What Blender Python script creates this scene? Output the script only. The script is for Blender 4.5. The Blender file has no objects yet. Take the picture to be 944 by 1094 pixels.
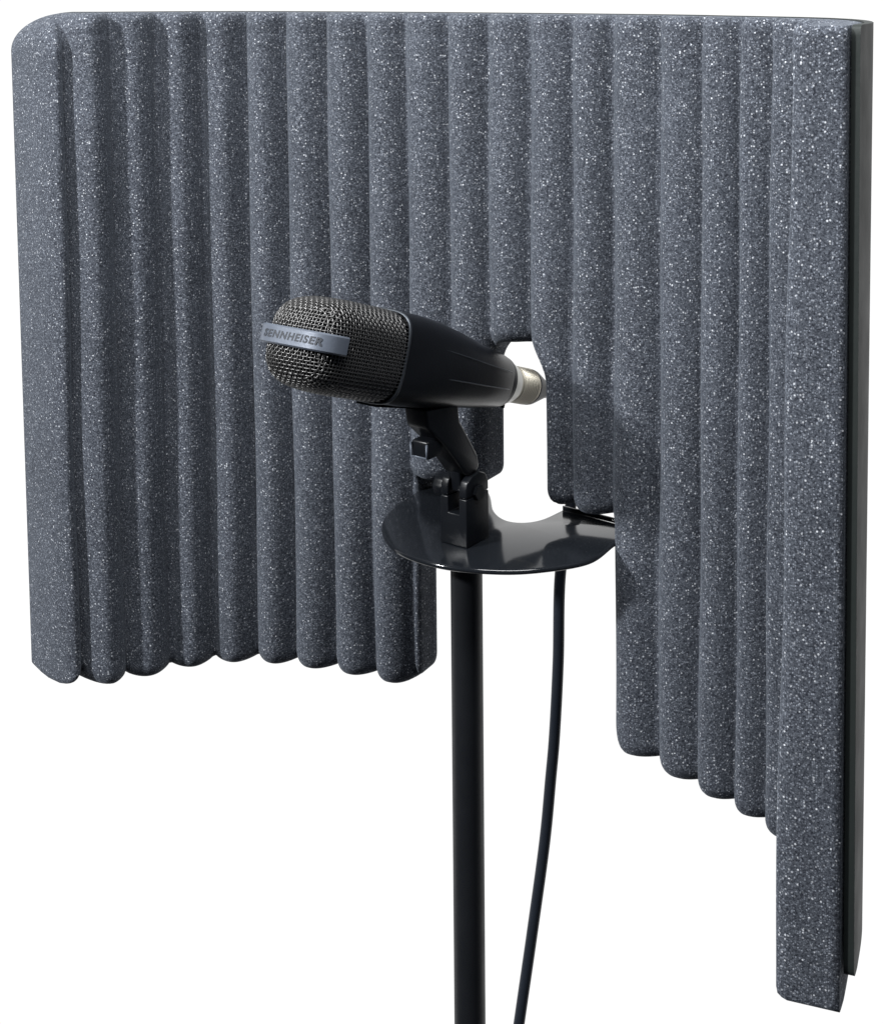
import bpy, bmesh, math, random
import numpy as np
from mathutils import Vector, Matrix
random.seed(7); rng = np.random.default_rng(7)
SC = bpy.context.scene
COL = SC.collection

# ------------------------------------------------------------------ camera
PITCH = math.radians(4.6)
cam = bpy.data.cameras.new('camera'); cam_o = bpy.data.objects.new('camera', cam); COL.objects.link(cam_o)
cam.sensor_fit = 'HORIZONTAL'; cam.sensor_width = 36.0
cam.lens = 36.0 * 1500.0 / 944.0
cam.shift_x = (472.0 - 640.0) / 944.0
cam.shift_y = -(547.0 - 108.7) / 944.0
cam.clip_start = 0.01; cam.clip_end = 50.0
cam_o.location = (0, 0, 0)
cam_o.rotation_euler = (math.radians(90) - PITCH, 0, 0)
SC.camera = cam_o

# ------------------------------------------------------------------ world: white studio surround, darker room behind the camera
W = bpy.data.worlds.new('World'); SC.world = W; W.use_nodes = True
nt = W.node_tree; nt.nodes.clear()
wo = nt.nodes.new('ShaderNodeOutputWorld'); bg = nt.nodes.new('ShaderNodeBackground')
tc = nt.nodes.new('ShaderNodeTexCoord'); sp = nt.nodes.new('ShaderNodeSeparateXYZ')
nt.links.new(tc.outputs['Generated'], sp.inputs[0])
mr = nt.nodes.new('ShaderNodeMapRange'); mr.interpolation_type = 'SMOOTHSTEP'
mr.inputs['From Min'].default_value = 0.02; mr.inputs['From Max'].default_value = 0.45
mr.inputs['To Min'].default_value = 0.0; mr.inputs['To Max'].default_value = 1.0
nt.links.new(sp.outputs['Y'], mr.inputs['Value'])
mx = nt.nodes.new('ShaderNodeMix'); mx.data_type = 'RGBA'
mx.inputs[6].default_value = (0.030, 0.034, 0.043, 1); mx.inputs[7].default_value = (1.04, 1.04, 1.04, 1)
nt.links.new(mr.outputs[0], mx.inputs[0]); nt.links.new(mx.outputs[2], bg.inputs[0])
bg.inputs[1].default_value = 1.0
nt.links.new(bg.outputs[0], wo.inputs[0])

# ------------------------------------------------------------------ lamps
def area(name, loc, target, size, power, color):
    l = bpy.data.lights.new(name, 'AREA'); l.shape = 'RECTANGLE'; l.size = size[0]; l.size_y = size[1]
    l.energy = power; l.color = color
    o = bpy.data.objects.new(name, l); COL.objects.link(o); o.location = loc
    o.rotation_euler = (Vector(target) - Vector(loc)).to_track_quat('-Z', 'Y').to_euler()
    return o
area('key_softbox', (-1.84, -0.27, 0.90), (-0.1, 0.8, -0.15), (0.16, 0.16), 78, (0.98, 0.99, 1.0))
area('overhead_softbox', (-0.15, 0.36, 0.60), (-0.06, 0.85, -0.10), (0.8, 0.25), 16, (0.98, 0.99, 1.0))

SC.view_settings.view_transform = 'Standard'; SC.view_settings.look = 'None'
SC.view_settings.exposure = 0.0; SC.view_settings.gamma = 1.0
SC.render.film_transparent = False

# ------------------------------------------------------------------ materials
def mat(name, col, rough=0.5, metal=0.0, spec=0.5, bump=None):
    m = bpy.data.materials.new(name); m.use_nodes = True
    n = m.node_tree.nodes; L = m.node_tree.links; b = n['Principled BSDF']
    b.inputs['Base Color'].default_value = (*col, 1); b.inputs['Roughness'].default_value = rough
    b.inputs['Metallic'].default_value = metal; b.inputs['Specular IOR Level'].default_value = spec
    t = n.new('ShaderNodeTexCoord')
    if bump:
        sc, st = bump
        no = n.new('ShaderNodeTexNoise'); no.inputs['Scale'].default_value = sc; no.inputs['Detail'].default_value = 4
        L.new(t.outputs['Object'], no.inputs['Vector'])
        bp = n.new('ShaderNodeBump'); bp.inputs['Strength'].default_value = st; bp.inputs['Distance'].default_value = 0.0005
        L.new(no.outputs[0], bp.inputs['Height']); L.new(bp.outputs[0], b.inputs['Normal'])
    # slight wear in the gloss
    n2 = n.new('ShaderNodeTexNoise'); n2.inputs['Scale'].default_value = 45; n2.inputs['Detail'].default_value = 5
    L.new(t.outputs['Object'], n2.inputs['Vector'])
    m2 = n.new('ShaderNodeMapRange'); m2.inputs['To Min'].default_value = max(0.02, rough * 0.8); m2.inputs['To Max'].default_value = rough * 1.25
    L.new(n2.outputs[0], m2.inputs['Value']); L.new(m2.outputs[0], b.inputs['Roughness'])
    return m

def foam_material():
    m = bpy.data.materials.new('charcoal_foam'); m.use_nodes = True
    n = m.node_tree.nodes; L = m.node_tree.links; b = n['Principled BSDF']
    b.inputs['Roughness'].default_value = 0.85; b.inputs['Specular IOR Level'].default_value = 0.2
    b.inputs['Sheen Weight'].default_value = 0.12; b.inputs['Sheen Roughness'].default_value = 0.4
    b.inputs['Sheen Tint'].default_value = (0.75, 0.85, 1, 1)
    t = n.new('ShaderNodeTexCoord')
    def painted_glint(scale, thr, size0, size1):  # glints of the foam cell walls, painted as pale spots into the base colour
        v = n.new('ShaderNodeTexVoronoi'); v.inputs['Scale'].default_value = scale; L.new(t.outputs['Object'], v.inputs['Vector'])
        s = n.new('ShaderNodeSeparateColor'); L.new(v.outputs['Color'], s.inputs[0])
        a = n.new('ShaderNodeMapRange'); a.inputs['From Min'].default_value = thr; a.inputs['From Max'].default_value = 1.0
        L.new(s.outputs[0], a.inputs['Value'])
        d = n.new('ShaderNodeMapRange'); d.inputs['From Min'].default_value = size0; d.inputs['From Max'].default_value = size1
        d.inputs['To Min'].default_value = 1; d.inputs['To Max'].default_value = 0
        L.new(v.outputs['Distance'], d.inputs['Value'])
        q = n.new('ShaderNodeMath'); q.operation = 'MULTIPLY'; L.new(a.outputs[0], q.inputs[0]); L.new(d.outputs[0], q.inputs[1])
        return q.outputs[0]
    f1 = painted_glint(820, 0.86, 0.20, 0.50)
    f2 = painted_glint(1150, 0.58, 0.25, 0.62)
    # cell structure
    g = n.new('ShaderNodeTexNoise'); g.inputs['Scale'].default_value = 900; g.inputs['Detail'].default_value = 3; g.inputs['Roughness'].default_value = 0.7
    L.new(t.outputs['Object'], g.inputs['Vector'])
    g2 = n.new('ShaderNodeTexNoise'); g2.inputs['Scale'].default_value = 22; g2.inputs['Detail'].default_value = 3
    L.new(t.outputs['Object'], g2.inputs['Vector'])
    cr = n.new('ShaderNodeValToRGB'); cr.color_ramp.elements[0].position = 0.36; cr.color_ramp.elements[0].color = (0.013, 0.0155, 0.023, 1)
    cr.color_ramp.elements[1].position = 0.66; cr.color_ramp.elements[1].color = (0.086, 0.096, 0.115, 1)
    L.new(g.outputs[0], cr.inputs[0])
    mm = n.new('ShaderNodeMix'); mm.data_type = 'RGBA'; mm.blend_type = 'MULTIPLY'; mm.inputs[0].default_value = 0.5
    c2 = n.new('ShaderNodeMapRange'); c2.inputs['From Min'].default_value = 0.3; c2.inputs['From Max'].default_value = 0.7
    c2.inputs['To Min'].default_value = 0.75; c2.inputs['To Max'].default_value = 1.15; L.new(g2.outputs[0], c2.inputs['Value'])
    L.new(cr.outputs[0], mm.inputs[6]); L.new(c2.outputs[0], mm.inputs[7])
    x1 = n.new('ShaderNodeMix'); x1.data_type = 'RGBA'; L.new(f2, x1.inputs[0]); L.new(mm.outputs[2], x1.inputs[6]); x1.inputs[7].default_value = (0.23, 0.25, 0.29, 1)
    x2 = n.new('ShaderNodeMix'); x2.data_type = 'RGBA'; L.new(f1, x2.inputs[0]); L.new(x1.outputs[2], x2.inputs[6]); x2.inputs[7].default_value = (0.60, 0.62, 0.66, 1)
    x2.clamp_factor = True
    L.new(x2.outputs[2], b.inputs['Base Color'])
    bp = n.new('ShaderNodeBump'); bp.inputs['Strength'].default_value = 0.8; bp.inputs['Distance'].default_value = 0.0006
    L.new(g.outputs[0], bp.inputs['Height']); L.new(bp.outputs[0], b.inputs['Normal'])
    return m

M_FOAM = foam_material()
M_SHELL = mat('shell_plastic', (0.014, 0.018, 0.017), 0.6, 0, 0.3, (400, 0.2))
M_BODY = mat('black_satin_body', (0.004, 0.0045, 0.006), 0.30, 0, 0.24, (900, 0.12))
M_CORE = mat('grille_foam_black', (0.004, 0.004, 0.005), 0.9, 0, 0.1)
M_WIRE = mat('grille_wire', (0.105, 0.104, 0.103), 0.32, 0.75)
M_RIM = mat('rim_metal', (0.055, 0.062, 0.072), 0.4, 0.6)
M_BAND = mat('band_grey', (0.095, 0.110, 0.138), 0.42, 0.25, 0.5, (700, 0.15))
M_LETTER = mat('letter_dark', (0.018, 0.022, 0.030), 0.6)
M_SILVER = mat('nickel_silver', (0.45, 0.45, 0.43), 0.32, 0.7)
M_PLUG = mat('worn_nickel', (0.46, 0.43, 0.36), 0.40, 0.7)
M_PLATE = mat('gloss_black_steel', (0.009, 0.0105, 0.013), 0.10, 0, 0.62)
M_CLIP = mat('black_moulded_plastic', (0.005, 0.006, 0.008), 0.34, 0, 0.30, (700, 0.15))
M_POLE = mat('black_pole', (0.006, 0.007, 0.009), 0.5, 0, 0.35, (500, 0.1))
M_CABLE = mat('cable_rubber', (0.012, 0.016, 0.024), 0.5, 0, 0.4)
M_STEEL = mat('bolt_steel', (0.55, 0.57, 0.6), 0.25, 0.95)

# ------------------------------------------------------------------ helpers
def thing(name, label, cat, loc=(0, 0, 0), group=None):
    o = bpy.data.objects.new(name, None); COL.objects.link(o); o.location = loc; o.empty_display_size = 0.02
    o['label'] = label; o['category'] = cat
    if group: o['group'] = group
    return o
def mesh_obj(name, verts, faces, m, parent=None, smooth=True, auto=None):
    me = bpy.data.meshes.new(name); me.from_pydata([tuple(map(float, v)) for v in verts], [], [tuple(map(int, f)) for f in faces])
    me.validate(); me.update()
    if smooth: me.polygons.foreach_set('use_smooth', [True] * len(me.polygons))
    if auto is not None:
        me.set_sharp_from_angle(angle=math.radians(auto))
    me.materials.append(m)
    o = bpy.data.objects.new(name, me); COL.objects.link(o)
    if parent:
        o.parent = parent
        o.matrix_parent_inverse = parent_world(parent).inverted()
    return o
def parent_world(p):
    mw = Matrix.Identity(4); chain = []
    while p: chain.append(p); p = p.parent
    for q in reversed(chain):
        mw = mw @ q.matrix_parent_inverse @ q.matrix_basis
    return mw
class MB:
    def __init__(s): s.v = []; s.f = []
    def add(s, vs, fs):
        k = len(s.v); s.v += [tuple(v) for v in vs]; s.f += [tuple(i + k for i in f) for f in fs]
    def build(s, name, m, parent=None, smooth=True, auto=None, bevel=0, xf=None):
        vs = s.v if xf is None else [xf(v) for v in s.v]
        o = mesh_obj(name, vs, s.f, m, parent, smooth, None if bevel else auto)
        bm = bmesh.new(); bm.from_mesh(o.data)
        bmesh.ops.remove_doubles(bm, verts=bm.verts, dist=1e-6)
        bmesh.ops.recalc_face_normals(bm, faces=bm.faces)
        if bevel:
            es = [e for e in bm.edges if len(e.link_faces) == 2 and e.calc_face_angle() > math.radians(28)]
            bmesh.ops.bevel(bm, geom=es, offset=bevel, segments=3, profile=0.5, affect='EDGES', clamp_overlap=True)
        bm.to_mesh(o.data); bm.free()
        if smooth:
            o.data.polygons.foreach_set('use_smooth', [True] * len(o.data.polygons))
        if auto is not None: o.data.set_sharp_from_angle(angle=math.radians(auto))
        o.data.update()
        return o
    def loft(s, rings, caps=True, closed=True):
        n = len(rings[0]); vs = [p for r in rings for p in r]; fs = []
        for i in range(len(rings) - 1):
            for j in range(n if closed else n - 1):
                a = i * n + j; b = i * n + (j + 1) % n
                fs.append((a, b, b + n, a + n))
        if caps:
            fs.append(tuple(range(n))[::-1]); k = (len(rings) - 1) * n; fs.append(tuple(k + j for j in range(n)))
        s.add(vs, fs)
    def prism(s, poly, y0, y1):     # polygon in x,z extruded along y
        s.loft([[(x, y0, z) for x, z in poly], [(x, y1, z) for x, z in poly]])
    def box(s, x0, x1, y0, y1, z0, z1):
        s.prism([(x0, z0), (x1, z0), (x1, z1), (x0, z1)], y0, y1)
    def tube(s, pts, r, n=10, caps=True):
        pts = [Vector(p) for p in pts]; rings = []
        t0 = (pts[1] - pts[0]).normalized(); u = t0.orthogonal().normalized()
        rs = r if isinstance(r, (list, tuple)) else [r] * len(pts)
        for i, p in enumerate(pts):
            t = (pts[min(i + 1, len(pts) - 1)] - pts[max(i - 1, 0)]).normalized()
            u = (u - t * u.dot(t)).normalized(); w = t.cross(u)
            rings.append([tuple(p + (u * math.cos(2 * math.pi * k / n) + w * math.sin(2 * math.pi * k / n)) * rs[i]) for k in range(n)])
        s.loft(rings, caps)
def catmull(P, k=12):
    P = [np.array(p, float) for p in P]; P = [2 * P[0] - P[1]] + P + [2 * P[-1] - P[-2]]; out = []
    for i in range(1, len(P) - 2):
        a, b, c, d = P[i - 1:i + 3]
        for t in np.linspace(0, 1, k, endpoint=False):
            out.append(.5 * ((2 * b) + (-a + c) * t + (2 * a - 5 * b + 4 * c - d) * t * t + (-a + 3 * b - 3 * c + d) * t ** 3))
    out.append(P[-2]); return np.array(out)

# ------------------------------------------------------------------ the curved acoustic shield
CREST = [(-.346, .853), (-.3311, .8618), (-.3113, .8738), (-.2906, .8855), (-.2695, .8955), (-.243, .9018), (-.2177, .9005), (-.1915, .894),
         (-.165, .8848), (-.1358, .8735), (-.0970, .8550), (-.055, .833), (-.015, .808), (.0218, .7837), (.0424, .7620), (.0645, .741),
         (.0835, .7200), (.0940, .698), (.0975, .664), (.0925, .625), (.0780, .587)]
Q = catmull(CREST, 60); SS = np.r_[0, np.cumsum(np.hypot(*np.diff(Q, axis=0).T))]; LEN = SS[-1]
TT = np.gradient(Q, axis=0)
ker = np.ones(61) / 61
TT = np.c_[np.convolve(np.pad(TT[:, 0], 30, 'edge'), ker, 'valid'), np.convolve(np.pad(TT[:, 1], 30, 'edge'), ker, 'valid')]
TT /= np.hypot(TT[:, 0], TT[:, 1])[:, None]
NN = np.c_[-TT[:, 1], TT[:, 0]]
def curve(u):
    C = np.c_[np.interp(u, SS, Q[:, 0]), np.interp(u, SS, Q[:, 1])]
    N = np.c_[np.interp(u, SS, NN[:, 0]), np.interp(u, SS, NN[:, 1])]
    over = np.maximum(u - LEN, 0)[:, None] * TT[-1]; und = np.minimum(u, 0)[:, None] * TT[0]
    return C + over + und, N
T = 0.034; U0 = .0100
def thick(u):      # the sheet is squeezed thinner towards the near end
    return T - .0108 * np.clip((u - .40) / .12, 0, 1) + .0022 * np.clip((u - .585) / .04, 0, 1)
VAL = np.array([.0040, .0246, .0495, .0769, .1021, .1268, .1518, .1802, .2091, .2372, .2682, .2964, .3258, .3558, .3838, .4150, .4470, .4740, .4960, .518, .541, .566, .590, .613, .650])
ZT, ZB = -.0150, -.4460
def ribs(u):
    i = np.clip(np.searchsorted(VAL, u) - 1, 0, len(VAL) - 2)
    p = (u - VAL[i]) / (VAL[i + 1] - VAL[i])
    return thick(u) - .0150 * (1 - np.clip(np.sin(np.pi * np.clip(p, 0, 1)), 0, 1) ** .68)
def rbox(u, z, u0, u1, z0, z1, r):
    cx, cz = (u0 + u1) / 2, (z0 + z1) / 2
    qx = np.abs(u - cx) - (u1 - u0) / 2 + r; qz = np.abs(z - cz) - (z1 - z0) / 2 + r
    return np.hypot(np.maximum(qx, 0), np.maximum(qz, 0)) + np.minimum(np.maximum(qx, qz), 0) - r
def smin(a, b, k):
    h = np.maximum(k - np.abs(a - b), 0) / k; return np.minimum(a, b) - h * h * k / 4
def make_sdf(u0, u1, zb, zt, grow, rc=.025):
    def sdf(u, z):
        z = z + .0050 * np.clip((.585 - u) / .05, 0, 1) * np.clip((-.36 - z) / .05, 0, 1)   # the long middle hangs a touch lower than the near end
        d = rbox(u, z, u0, u1, zb, zt, .003)
        # rounded upper outer corner
        cu, cz = u0 + rc, zt - rc
        corner = np.where((u < cu) & (z > cz), np.hypot(u - cu, z - cz) - rc, -1)
        d = np.maximum(d, corner)
        wide = rbox(u, z, .2421 - grow, .3832 + grow, -.9, -.3110 + grow, .003)
        slot = rbox(u, z, .2925 - grow, .3400 + grow, -.40, -.2150 + grow, .022)
        notch = smin(wide, slot, .010)
        return -smin(-d, notch, .014)
    return sdf
def sheet(name, sdf, step, front, back, parent, m, zlo, zhi, ulo, uhi):
    nu = int((uhi - ulo) / step) + 3; nz = int((zhi - zlo) / step) + 3
    us = ulo - step + np.arange(nu) * step; zs = zlo - step + np.arange(nz) * step
    U, Z = np.meshgrid(us, zs, indexing='ij'); U = U.ravel().copy(); Z = Z.ravel().copy()
    D = sdf(U, Z); inside = (D < 0).reshape(nu, nz)
    cell = inside[:-1, :-1] | inside[1:, :-1] | inside[:-1, 1:] | inside[1:, 1:]
    for _ in range(5):
        D = sdf(U, Z); e = 1e-4
        gu = (sdf(U + e, Z) - sdf(U - e, Z)) / (2 * e); gz = (sdf(U, Z + e) - sdf(U, Z - e)) / (2 * e)
        g = np.maximum(np.hypot(gu, gz), .3); o = (D > 0) & (D < 3 * step)
        U = np.where(o, U - D * gu / g ** 2, U); Z = np.where(o, Z - D * gz / g ** 2, Z)
    D = np.minimum(sdf(U, Z), 0)
    idx = lambda i, j: i * nz + j
    I, J = np.nonzero(cell)
    faces = np.c_[idx(I, J), idx(I + 1, J), idx(I + 1, J + 1), idx(I, J + 1)]
    used = np.unique(faces); remap = -np.ones(nu * nz, int); remap[used] = np.arange(len(used))
    F = remap[faces]; U, Z, D = U[used], Z[used], D[used]
    from collections import defaultdict
    ed = {}
    for f in F:
        for a in range(4):
            p, q = f[a], f[(a + 1) % 4]
            if (q, p) in ed: del ed[(q, p)]
            else: ed[(p, q)] = 1
    V = front(U, Z, D); n0 = len(V)
    bv = sorted({p for e in ed for p in e}); bi = {p: k for k, p in enumerate(bv)}
    b = np.array(bv); Bk = back(U[b], Z[b]); Vf = V[b]
    levels = 6; allv = [V]
    for l in range(1, levels + 1): allv.append(Vf + (Bk - Vf) * l / levels)
    faces = [tuple(f) for f in F]
    nb = len(bv)
    for (p, q) in ed:
        for l in range(levels):
            a0 = p if l == 0 else n0 + (l - 1) * nb + bi[p]; b0 = q if l == 0 else n0 + (l - 1) * nb + bi[q]
            a1 = n0 + l * nb + bi[p]; b1 = n0 + l * nb + bi[q]
            faces.append((b0, a0, a1, b1))
    # back face
    Vb = back(U, Z); k0 = n0 + levels * nb
    bset = {p: n0 + (levels - 1) * nb + bi[p] for p in bv}
    allv.append(Vb)
    for f in F: faces.append(tuple(bset.get(i, k0 + i) for i in f[::-1]))
    V = np.concatenate(allv)
    me = mesh_obj(name, V, faces, m, parent)
    bm = bmesh.new(); bm.from_mesh(me.data)
    bmesh.ops.delete(bm, geom=[v for v in bm.verts if not v.link_faces], context='VERTS')
    bmesh.ops.recalc_face_normals(bm, faces=bm.faces)
    bm.to_mesh(me.data); bm.free(); me.data.update()
    return me
def place(u, z, off):                         # off measured outward from the crest curve
    C, N = curve(u)
    k = (np.clip(1 - (u - U0) / .045, 0, 1) ** 1.6 * np.clip(off / T, 0, 1.2))[:, None]
    X = C + N * off[:, None] + k * np.array([[-.0245, .018]])
    # the near end is slightly twisted: its face widens towards the bottom
    e = np.clip((u - .57) / .06, 0, 1); q = np.clip((ZT - z) / .43, 0, 1); o = np.clip(off / T, 0, 1)
    X[:, 0] += e * ((1 - o) * (.0018 - .0034 * q) + o * .0042 * q)
    return np.c_[X[:, 0], X[:, 1], z]

shield = thing('acoustic_shield', 'curved charcoal foam sound shield with vertical ribs and a notch cut in its lower middle', 'sound shield', (-.1, .86, ZB))
foam_sdf = make_sdf(U0, LEN, ZB, ZT, 0)
wob = lambda u: .0006 * np.sin(u * 91) + .0005 * np.sin(u * 47 + 1)
def foam_front(u, z, d):
    w = np.clip((z + .055) / .03, 0, 1)
    r = .010 * (1 - w) + .0055 * w
    le = np.clip(1 - (u - U0) / .030, 0, 1); ri = np.clip((u - LEN + .030) / .010, 0, 1)
    r = r + (.0240 - r) * le; r = r + (.0045 - r) * ri
    dist = np.clip(-d, 0, r)
    cut = r - np.sqrt(np.maximum(r * r - (r - dist) ** 2, 0))
    t = ribs(u + .0003 * np.sin(z * 19 + u * 35)) + .0006 * np.sin(z * 31 + u * 60) * (z < -.03) - cut
    return place(u, z, thick(u) - t)
foam = sheet('foam_panel', foam_sdf, .00165, foam_front, lambda u, z: place(u, z, thick(u)), shield, M_FOAM, ZB - .006, ZT, U0, LEN)
shell_sdf = make_sdf(U0 + .003, LEN - .003, ZB + .016, ZT + .0004, .003)
shell = sheet('shell', shell_sdf, .003, lambda u, z, d: place(u, z, thick(u) + .0010),
              lambda u, z: place(u, z, thick(u) + .0050), shield, M_SHELL, ZB + .016, ZT + .0004, U0 + .003, LEN - .003)
shell.data.set_sharp_from_angle(angle=math.radians(40))

# ------------------------------------------------------------------ mounting plate (part of the shield), top at z = -.322
PZ = -.322
out = catmull([(-.0232, .8475), (-.0350, .8325), (-.0465, .8275), (-.0575, .8320), (-.0655, .8480), (-.0700, .8750), (-.0780, .8960), (-.0960, .9010), (-.1120, .8880), (-.1231, .8660),
               (-.1310, .8390), (-.1292, .8122), (-.1158, .7843), (-.0893, .7645), (-.0572, .7567), (-.0313, .7594), (-.0053, .7710), (.0087, .7953), (.0190, .8140),
               (.0170, .8215), (.0085, .8270), (-.0080, .8385), (-.0232, .8475)], 8)[:-1]
def inset(P, d):
    n = len(P); t = np.roll(P, -1, 0) - np.roll(P, 1, 0); t /= np.hypot(t[:, 0], t[:, 1])[:, None] + 1e-9
    nn = np.c_[t[:, 1], -t[:, 0]]
    area2 = np.sum(P[:, 0] * np.roll(P[:, 1], -1) - np.roll(P[:, 0], -1) * P[:, 1])
    return P - nn * d * (1 if area2 > 0 else -1)
mb = MB(); rings = []
for k in range(0, 7):
    a = math.pi * k / 6
    P = inset(out, .0014 * (1 - math.sin(a)))
    rings.append([(x, y, PZ - .0016 + .0016 * math.cos(a)) for x, y in P])
mb.loft(rings)
plate = mb.build('mounting_plate', M_PLATE, shield, auto=40)
plate['label'] = 'glossy black rounded plate'

mb = MB()
mb.box(-.1160, -.0790, .8990, .9020, PZ - .0028, -.2930)
mb.build('bracket_tab', M_PLATE, shield, auto=35, bevel=.0008)
mb = MB()
fl = [(-.0228, .8480), (-.0080, .8392), (.0120, .8260), (.0120, .8278), (-.0080, .8412), (-.0228, .8500)]
mb.loft([[(x, y, z) for x, y in fl] for z in (PZ - .0010, PZ + .0020)])
mb.build('bracket_flange', M_PLATE, shield, auto=35, bevel=.0004)

# ------------------------------------------------------------------ microphone stand pole and its cap nut under the plate
stand = thing('microphone_stand', 'straight black microphone stand pole running down from under the glossy black plate', 'stand', (-.078, .800, -1.15))
mb = MB()
mb.tube([(-.0780, .800, PZ - .0135), (-.0780, .800, -.7), (-.0780, .800, -1.15)], .0094, 32)
mb.build('pole', M_POLE, stand, auto=40)
mb = MB()
mb.tube([(-.0780, .800, PZ - .0034), (-.0780, .800, PZ - .0046), (-.0780, .800, PZ - .0125), (-.0780, .800, PZ - .0134)], [.0088, .0096, .0096, .0090], 32)
mb.build('collar', M_POLE, stand, auto=40)

# ------------------------------------------------------------------ microphone frame
P0 = Vector((-.1545, .690, -.1745)); P1 = Vector((-.0598, .840, -.2367))     # grille face centre, end of the tapered body
AX = (P0 - P1); BL = AX.length; AX.normalize()
US = AX.cross(Vector((0, 0, 1))).normalized()
if US.y > 0: US = -US                                                       # sideways, towards the camera and right
UP = US.cross(AX).normalized()
if UP.z < 0: UP = -UP
def mic(a, w, v):                                                          # a: distance behind the grille face
    return tuple(P0 - AX * a + US * w + UP * v)
def sect(W_, V_, n, k=64, dv=0):
    r = []
    for i in range(k):
        t = 2 * math.pi * i / k; c, s_ = math.cos(t), math.sin(t)
        r.append((W_ * math.copysign(abs(c) ** (2 / n), c), V_ * math.copysign(abs(s_) ** (2 / n), s_) + dv))
    return r
def mic_loft(mb, st, k=64, caps=True):
    mb.loft([[mic(a, w, v) for w, v in sect(W_, V_, n, k, dv)] for a, W_, V_, n, dv in st], caps)
micro = thing('microphone', 'black studio microphone with woven metal grille and grey name band, clipped above the plate', 'microphone', tuple(P1))
GW, GV, GL = .0254, .0242, .062
A1 = GL
mb = MB()
mic_loft(mb, [(A1 + .0005, .0240, .0235, 4.2, 0), (A1 + .0015, .0252, .0247, 4.2, 0), (A1 + .006, .0253, .0250, 4.0, 0), (A1 + .018, .0252, .0252, 3.8, .0002), (A1 + .040, .0238, .0244, 3.4, .0002),
              (A1 + .065, .0212, .0220, 3.0, -.0004), (A1 + .090, .0184, .0190, 2.7, -.0014), (BL - .010, .0160, .0162, 2.4, -.0018), (BL - .008, .0154, .0155, 2.4, -.0018)], 72)
body = mb.build('body', M_BODY, micro, auto=35)
# side seam lines, a shallow raised panel along the barrel
mb = MB()
for s_, q in ((1, -.006), (1, .011)):
    pts = []
    for i in range(17):
        f = i / 16; a = A1 + .012 + f * (BL - A1 - .026)
        Wd = .0254 + (.0160 - .0254) * min(1, ((a - A1) / (BL - A1)) ** 1.7)
        pts.append(mic(a, Wd * (1 - .02) - .0003, q * (1 - .4 * f) - .002 * f))
    mb.tube(pts, .00035, 6)
mb.build('seam_line', M_RIM, body)
# base ring + rear end
mb = MB(); mic_loft(mb, [(BL - .0085, .0152, .0152, 2.2, -.0020), (BL - .0080, .0157, .0157, 2.2, -.0020), (BL - .0045, .0155, .0155, 2.1, -.0020), (BL - .0040, .0148, .0148, 2, -.0020)])
mb.build('bass_ring', M_CLIP, micro, auto=35)
mb = MB(); mic_loft(mb, [(BL - .0045, .0133, .0133, 2, -.0022), (BL + .0060, .0124, .0124, 2, -.0022), (BL + .0068, .0116, .0116, 2, -.0022)])
mb.build('connector_socket', M_SILVER, micro, auto=35)
mb = MB(); mb.tube([mic(BL + .004, .002, -.0145), mic(BL + .004, .002, -.0172)], .0014, 12)
mb.build('locking_screw', M_CLIP, micro, auto=35)
# rim round the grille
mb = MB(); st = []
for k in range(9):
    t = math.pi * 2 * k / 8
    st.append((A1 + .0002 - .0011 * math.cos(t), .0252 + .0007 * math.sin(t), .0247 + .0007 * math.sin(t), 4.2, 0))
mb.loft([[mic(a, w, v) for w, v in sect(W_, V_, n, 96, 0)] for a, W_, V_, n, _ in st], False)
mb.build('rim', M_RIM, micro)
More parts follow.
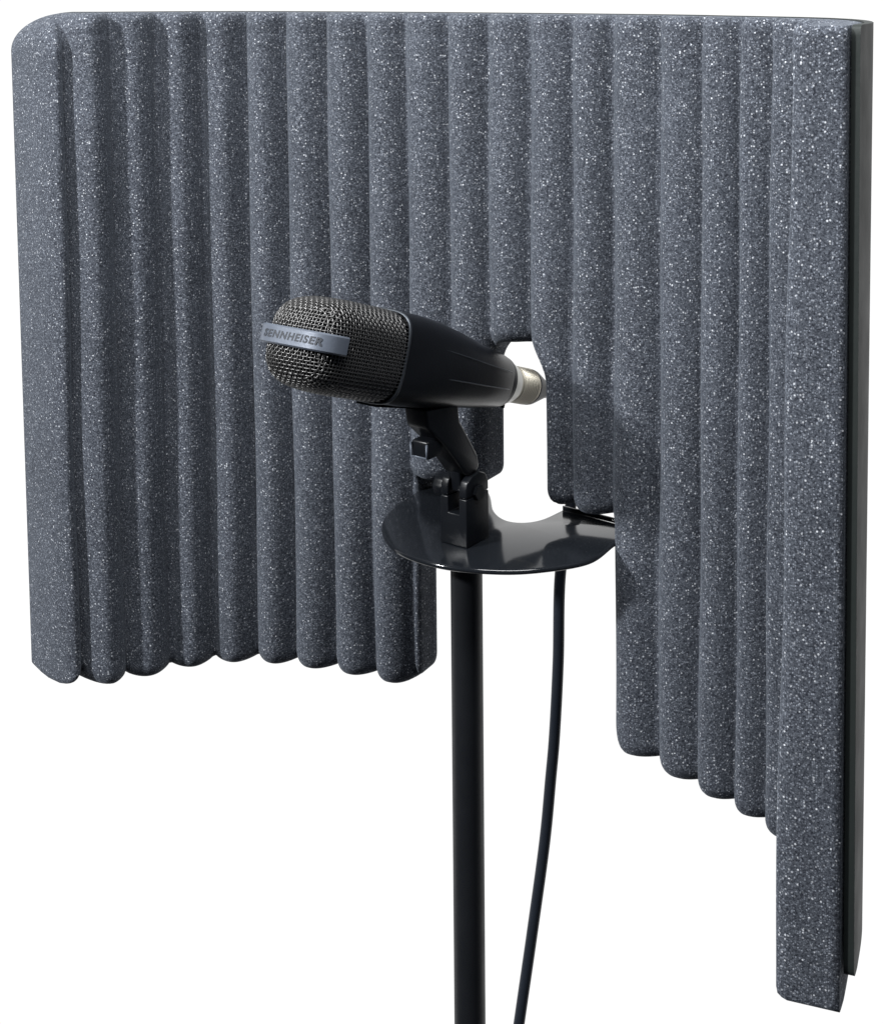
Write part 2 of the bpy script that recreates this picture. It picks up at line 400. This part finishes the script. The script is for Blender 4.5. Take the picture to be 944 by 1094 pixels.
# grille : core + woven wire
BACK = .036           # where the rounded nose starts
def nose(a):          # half-size factor at depth a behind the face
    q = min(1, max(0, (BACK - a) / BACK)); return (1 - q ** 3.2) ** (1 / 3.2)
mb = MB(); st = []
for a in (0.0020, .0024, .0032, .0045, .0065, .010, .015, .022, .034, A1 + .001):
    k = nose(a - .0014); st.append((a, max(.001, (GW - .0016) * k), max(.001, (GV - .0016) * k), 3.2, 0))
mic_loft(mb, st)
NE = 3.2
grille = mb.build('grille', M_CORE, micro)
SP = .00178; WR = .00041
def wire_pts(kind, c, idx):
    """planar slices through the rounded nose, woven over and under"""
    pts = []
    def contour(W2, A2):       # opens towards the back: from +W rear, round the nose, to -W rear (2D coordinates q, a)
        o = []
        L = A1 - BACK; m = max(2, int(L / .001))
        for i in range(m): o.append((W2, A1 - L * i / m))
        k = 72
        for i in range(k + 1):
            t = math.pi * i / k; c_, s_ = math.cos(t), math.sin(t)
            o.append((W2 * math.copysign(abs(c_) ** (2 / NE), c_), BACK - A2 * abs(s_) ** (2 / NE)))
        for i in range(1, m + 1): o.append((-W2, BACK + L * i / m))
        return o
    if kind == 'a':
        k = nose(c)
        o = sect(GW * k, GV * k, NE, 160); P = [(c, w, v) for w, v in o]
        P.append(P[0])
    elif kind == 'v':
        k = (1 - min(.999, abs(c / GV)) ** NE) ** (1 / NE)
        P = [(a, q, c) for q, a in contour(GW * k, BACK * k)]
    else:
        k = (1 - min(.999, abs(c / GW)) ** NE) ** (1 / NE)
        P = [(a, c, q) for q, a in contour(GV * k, BACK * k)]
    P = np.array(P); d = np.r_[0, np.cumsum(np.linalg.norm(np.diff(P, axis=0), axis=1))]
    n = max(8, int(d[-1] / .0010)); s_ = np.linspace(0, d[-1], n)
    P = np.c_[[np.interp(s_, d, P[:, i]) for i in range(3)]].T
    # weave phase from the crossing coordinate
    out_ = []
    for i, (a, w, v) in enumerate(P):
        # outward normal of the nose
        na = -(abs((BACK - a) / BACK) ** (NE - 1)) / BACK if a < BACK else 0
        nw = math.copysign(abs(w / GW) ** (NE - 1), w) / GW; nv = math.copysign(abs(v / GV) ** (NE - 1), v) / GV
        N = np.array((na, nw, nv)); N /= np.linalg.norm(N) + 1e-12
        an = np.abs(N); dom = int(np.argmax(an))
        if kind == 'a': cross = v if dom == 1 else w
        elif kind == 'v': cross = w if dom == 0 else a
        else: cross = v if dom == 0 else a
        sgn = 1 if (kind == 'v' or (kind == 'w' and dom == 2)) else -1
        ph = math.cos(math.pi * (cross / SP) + math.pi * idx) * sgn
        # a wire only runs on faces it lies across well
        own = {'a': 0, 'w': 1, 'v': 2}[kind]
        out_.append((np.array((a, w, v)) + N * (.00030 * ph + rng.normal(0, .00005)), an[own] < .80))
    return out_
mb = MB()
def add_wires(kind, cs):
    for idx, c in cs:
        run = []
        for p, ok in wire_pts(kind, c + rng.normal(0, .00006), idx) + [(None, False)]:
            if ok: run.append(mic(*p))
            else:
                if len(run) > 3: mb.tube(run, WR, 5, False)
                run = []
add_wires('v', [(i, i * SP) for i in range(-13, 14)])
add_wires('w', [(i, i * SP) for i in range(-13, 14)])
add_wires('a', [(i, i * SP) for i in range(0, 34) if i * SP > .0008])
mb.build('wire_mesh', M_WIRE, grille)
# name band round the nose at mid height
mb = MB(); rings = []
BH = .0048
def band_ring(q, a, nq, na, th=.0018):
    pts = []
    for dv, dt in ((-BH, -.0028), (-BH, th * .55), (-BH + .0008, th), (BH - .0008, th), (BH, th * .55), (BH, -.0028)):
        pts.append(mic(a + na * dt, q + nq * dt, dv + .0012))
    return pts
cont = []
for i in range(61):
    t = math.pi * (0.085 + .83 * i / 60); c_, s_ = math.cos(t), math.sin(t); ne = 3.8
    q = (GW + .0008) * math.copysign(abs(c_) ** (2 / ne), c_); a = .026 - .0262 * abs(s_) ** (2 / ne)
    cont.append((q, a))
for i, (q, a) in enumerate(cont):
    q0, a0 = cont[max(0, i - 1)]; q1, a1 = cont[min(60, i + 1)]
    tx, ta = q1 - q0, a1 - a0; l = math.hypot(tx, ta); nx, na = ta / l, -tx / l
    if nx * q + na * (a - .026) < 0: nx, na = -nx, -na
    rings.append(band_ring(q, a, nx, na))
mb.loft(rings)
band = mb.build('name_band', M_BAND, micro, auto=35)
# lettering
tcu = bpy.data.curves.new('lettering', 'FONT'); tcu.body = 'SENNHEISER'; tcu.size = .0062; tcu.align_x = 'CENTER'; tcu.align_y = 'CENTER'
tcu.extrude = .00012; tcu.offset = .00020; tcu.space_character = 1.18; tcu.shear = 0.18
tmp = bpy.data.objects.new('tmp', tcu); COL.objects.link(tmp)
dg = bpy.context.evaluated_depsgraph_get(); dg.update()
tm = bpy.data.meshes.new_from_object(tmp.evaluated_get(dg)); bpy.data.objects.remove(tmp)
xs = [v.co.x for v in tm.vertices]; wtxt = max(xs) - min(xs); sx = .0385 / wtxt
tm.transform(Matrix.Translation((-(max(xs) + min(xs)) / 2, 0, 0)))
# drape on the band face
def band_a(q):
    k = min(.999, abs(q / (GW + .0026))); return .026 - .0280 * (1 - k ** 3.8) ** (1 / 3.8)
TXR = US if US.x > 0 else -US
sg = 1 if US.x > 0 else -1
for v in tm.vertices:
    q = (v.co.x * sx + .0017) * sg
    v.co = Vector(mic(band_a(q) - .00004 - v.co.z * 1.0, q, .0012 + v.co.y * .84))
tm.materials.clear(); tm.materials.append(M_LETTER)
lo = bpy.data.objects.new('lettering', tm); COL.objects.link(lo); lo.parent = band
lo.matrix_parent_inverse = parent_world(band).inverted()

# ------------------------------------------------------------------ microphone clip (yawed with the microphone)
HX = Vector((AX.x, AX.y, 0)).normalized()            # forwards, level
HU = US                                              # sideways
BASE = Vector((-.0790, .8000, PZ))
def cl(v):                                           # x forwards, y sideways, z up
    return tuple(BASE + HX * v[0] + HU * v[1] + Vector((0, 0, 1)) * v[2])
clip = thing('microphone_clip', 'black plastic tilting holder standing on the glossy plate under the microphone', 'microphone holder', tuple(BASE))
# fork base : block with a slot for the tongue, two rounded ears on top
tw = .0098
mb = MB()
up = [(-tw, .0002), (tw, .0002), (tw * .97, .0286), (.0040, .0286), (.0040, .0190), (-.0040, .0190), (-.0040, .0286), (-tw * .97, .0286)]
mb.loft([[(x, y, z) for y, z in up] for x in (-.0112, .0102)])
mb.build('fork_base', M_CLIP, clip, auto=35, bevel=.0007, xf=cl)
for y0, y1 in ((-tw * .97, -.0040), (.0040, tw * .97)):
    P = [(-.0112, .0290), (.0102, .0290), (.0100, .0345), (.0085, .0385), (.0040, .0412), (-.0030, .0420), (-.0085, .0395), (-.0110, .0345)]
    mb = MB(); mb.prism(P, y0, y1)
    mb.build('fork_ear', M_CLIP, clip, auto=35, bevel=.0009, xf=cl)
# arm : tongue, shank and saddle
mb = MB()
mb.prism([(.0070, .0310), (.0085, .0400), (.0100, .0500), (-.0060, .0500), (-.0070, .0400), (-.0060, .0310)], -.0036, .0036)
arm = mb.build('arm', M_CLIP, clip, auto=35, bevel=.0010, xf=cl)
mb = MB()
armw = [(.0090, .0435), (.0160, .0520), (.0250, .0625), (.0300, .0680), (.0420, .0790), (.0440, .0900), (.0145, .0865), (.0130, .0760), (.0035, .0620), (-.0030, .0520), (-.0050, .0450), (-.0020, .0415), (.0050, .0410)]
mb.prism(armw, -.0080, .0080)
mb.build('saddle', M_CLIP, arm, auto=35, bevel=.0018, xf=cl)
# release latch with bright edge
mb = MB(); mb.box(.0270, .0400, -.0060, .0060, .0600, .0705)
mb.build('release_latch', M_CLIP, clip, auto=35, bevel=.0014, xf=cl)
mb = MB()
mb.tube([cl((.0406, .0056, .0690)), cl((.0406, .0056, .0612)), cl((.0406, -.0056, .0612)), cl((.0406, -.0056, .0690))], .0007, 8)
mb.build('wire_bail', M_BAND, clip)
# slide rail under the body
mb = MB(); RA = [(-.0060, -.0232), (.0060, -.0232), (.0072, -.0268), (-.0072, -.0268)]
mb.loft([[mic(a, w, v + dv) for w, v in RA] for a, dv in ((.068, 0), (.095, .0016), (.125, .0060))])
mb.build('slide_rail', M_BODY, micro, auto=35)
# pivot knob on the far side, with washer
mb = MB()
def ring(y, r, n=32, lob=0):
    return [(r * (1 + lob * math.cos(8 * 2 * math.pi * i / n)) * math.cos(2 * math.pi * i / n), y, .0305 + r * (1 + lob * math.cos(8 * 2 * math.pi * i / n)) * math.sin(2 * math.pi * i / n)) for i in range(n)]
mb.loft([ring(-.0115, .0055, 64), ring(-.0118, .0068, 64, .02), ring(-.0170, .0070, 64, .03), ring(-.0182, .0064, 64, .03), ring(-.0186, .0045, 64)])
mb.build('pivot_knob', M_CLIP, clip, auto=35, xf=cl)
mb = MB(); mb.loft([ring(-.0099, .0062), ring(-.0114, .0062)])
mb.build('washer', M_STEEL, clip, auto=35, xf=cl)
mb = MB(); mb.loft([ring(.0099, .0046, 6), ring(.0118, .0044, 6)])
mb.build('pivot_nut', M_CLIP, clip, auto=35, xf=cl)

# ------------------------------------------------------------------ cable with its plug
cable = thing('microphone_cable', 'thin dark cable hanging behind the plate from the plug at the back of the microphone', 'cable', mic(BL + .012, 0, -.0022))
mb = MB(); st = []
st = [(BL + .0055, .0108, .0108, 2, -.0022), (BL + .0103, .0108, .0108, 2, -.0022), (BL + .0108, .0113, .0113, 2, -.0022)]
a = BL + .0115
for i in range(9):
    st += [(a, .0113, .0113, 2, -.0022), (a + .0004, .0107, .0107, 2, -.0022), (a + .0009, .0107, .0107, 2, -.0022), (a + .0012, .0113, .0113, 2, -.0022)]; a += .0018
st += [(a + .001, .0110, .0110, 2, -.0022), (a + .0015, .0102, .0102, 2, -.0022)]
mic_loft(mb, st, 48)
mb.build('plug', M_PLUG, cable, auto=35)
mb = MB(); mic_loft(mb, [(a + .0016, .0112, .0112, 2, -.0022), (a + .0040, .0110, .0110, 2, -.0022), (a + .020, .0056, .0056, 2, -.0022), (a + .030, .0042, .0042, 2, -.0022)], 48)
mb.build('strain_relief', M_CLIP, cable, auto=35)
e0 = np.array(mic(a + .028, 0, -.0022)); e1 = np.array(mic(a + .045, 0, -.0022))
pts = catmull([e0, e1, (.000, .925, -.268), (-.0135, .903, -.300), (-.0185, .893, -.335), (-.0255, .890, -.3818), (-.0270, .890, -.4401), (-.0295, .890, -.490), (-.0322, .890, -.5216), (-.0364, .890, -.5658), (-.045, .890, -.6299), (-.0537, .890, -.6915), (-.066, .890, -.78), (-.082, .89, -.90)], 14)
mb = MB(); mb.tube(pts, .0038, 16)
mb.build('cord', M_CABLE, cable)
print('verts', sum(len(o.data.vertices) for o in bpy.data.objects if o.type == 'MESH'))
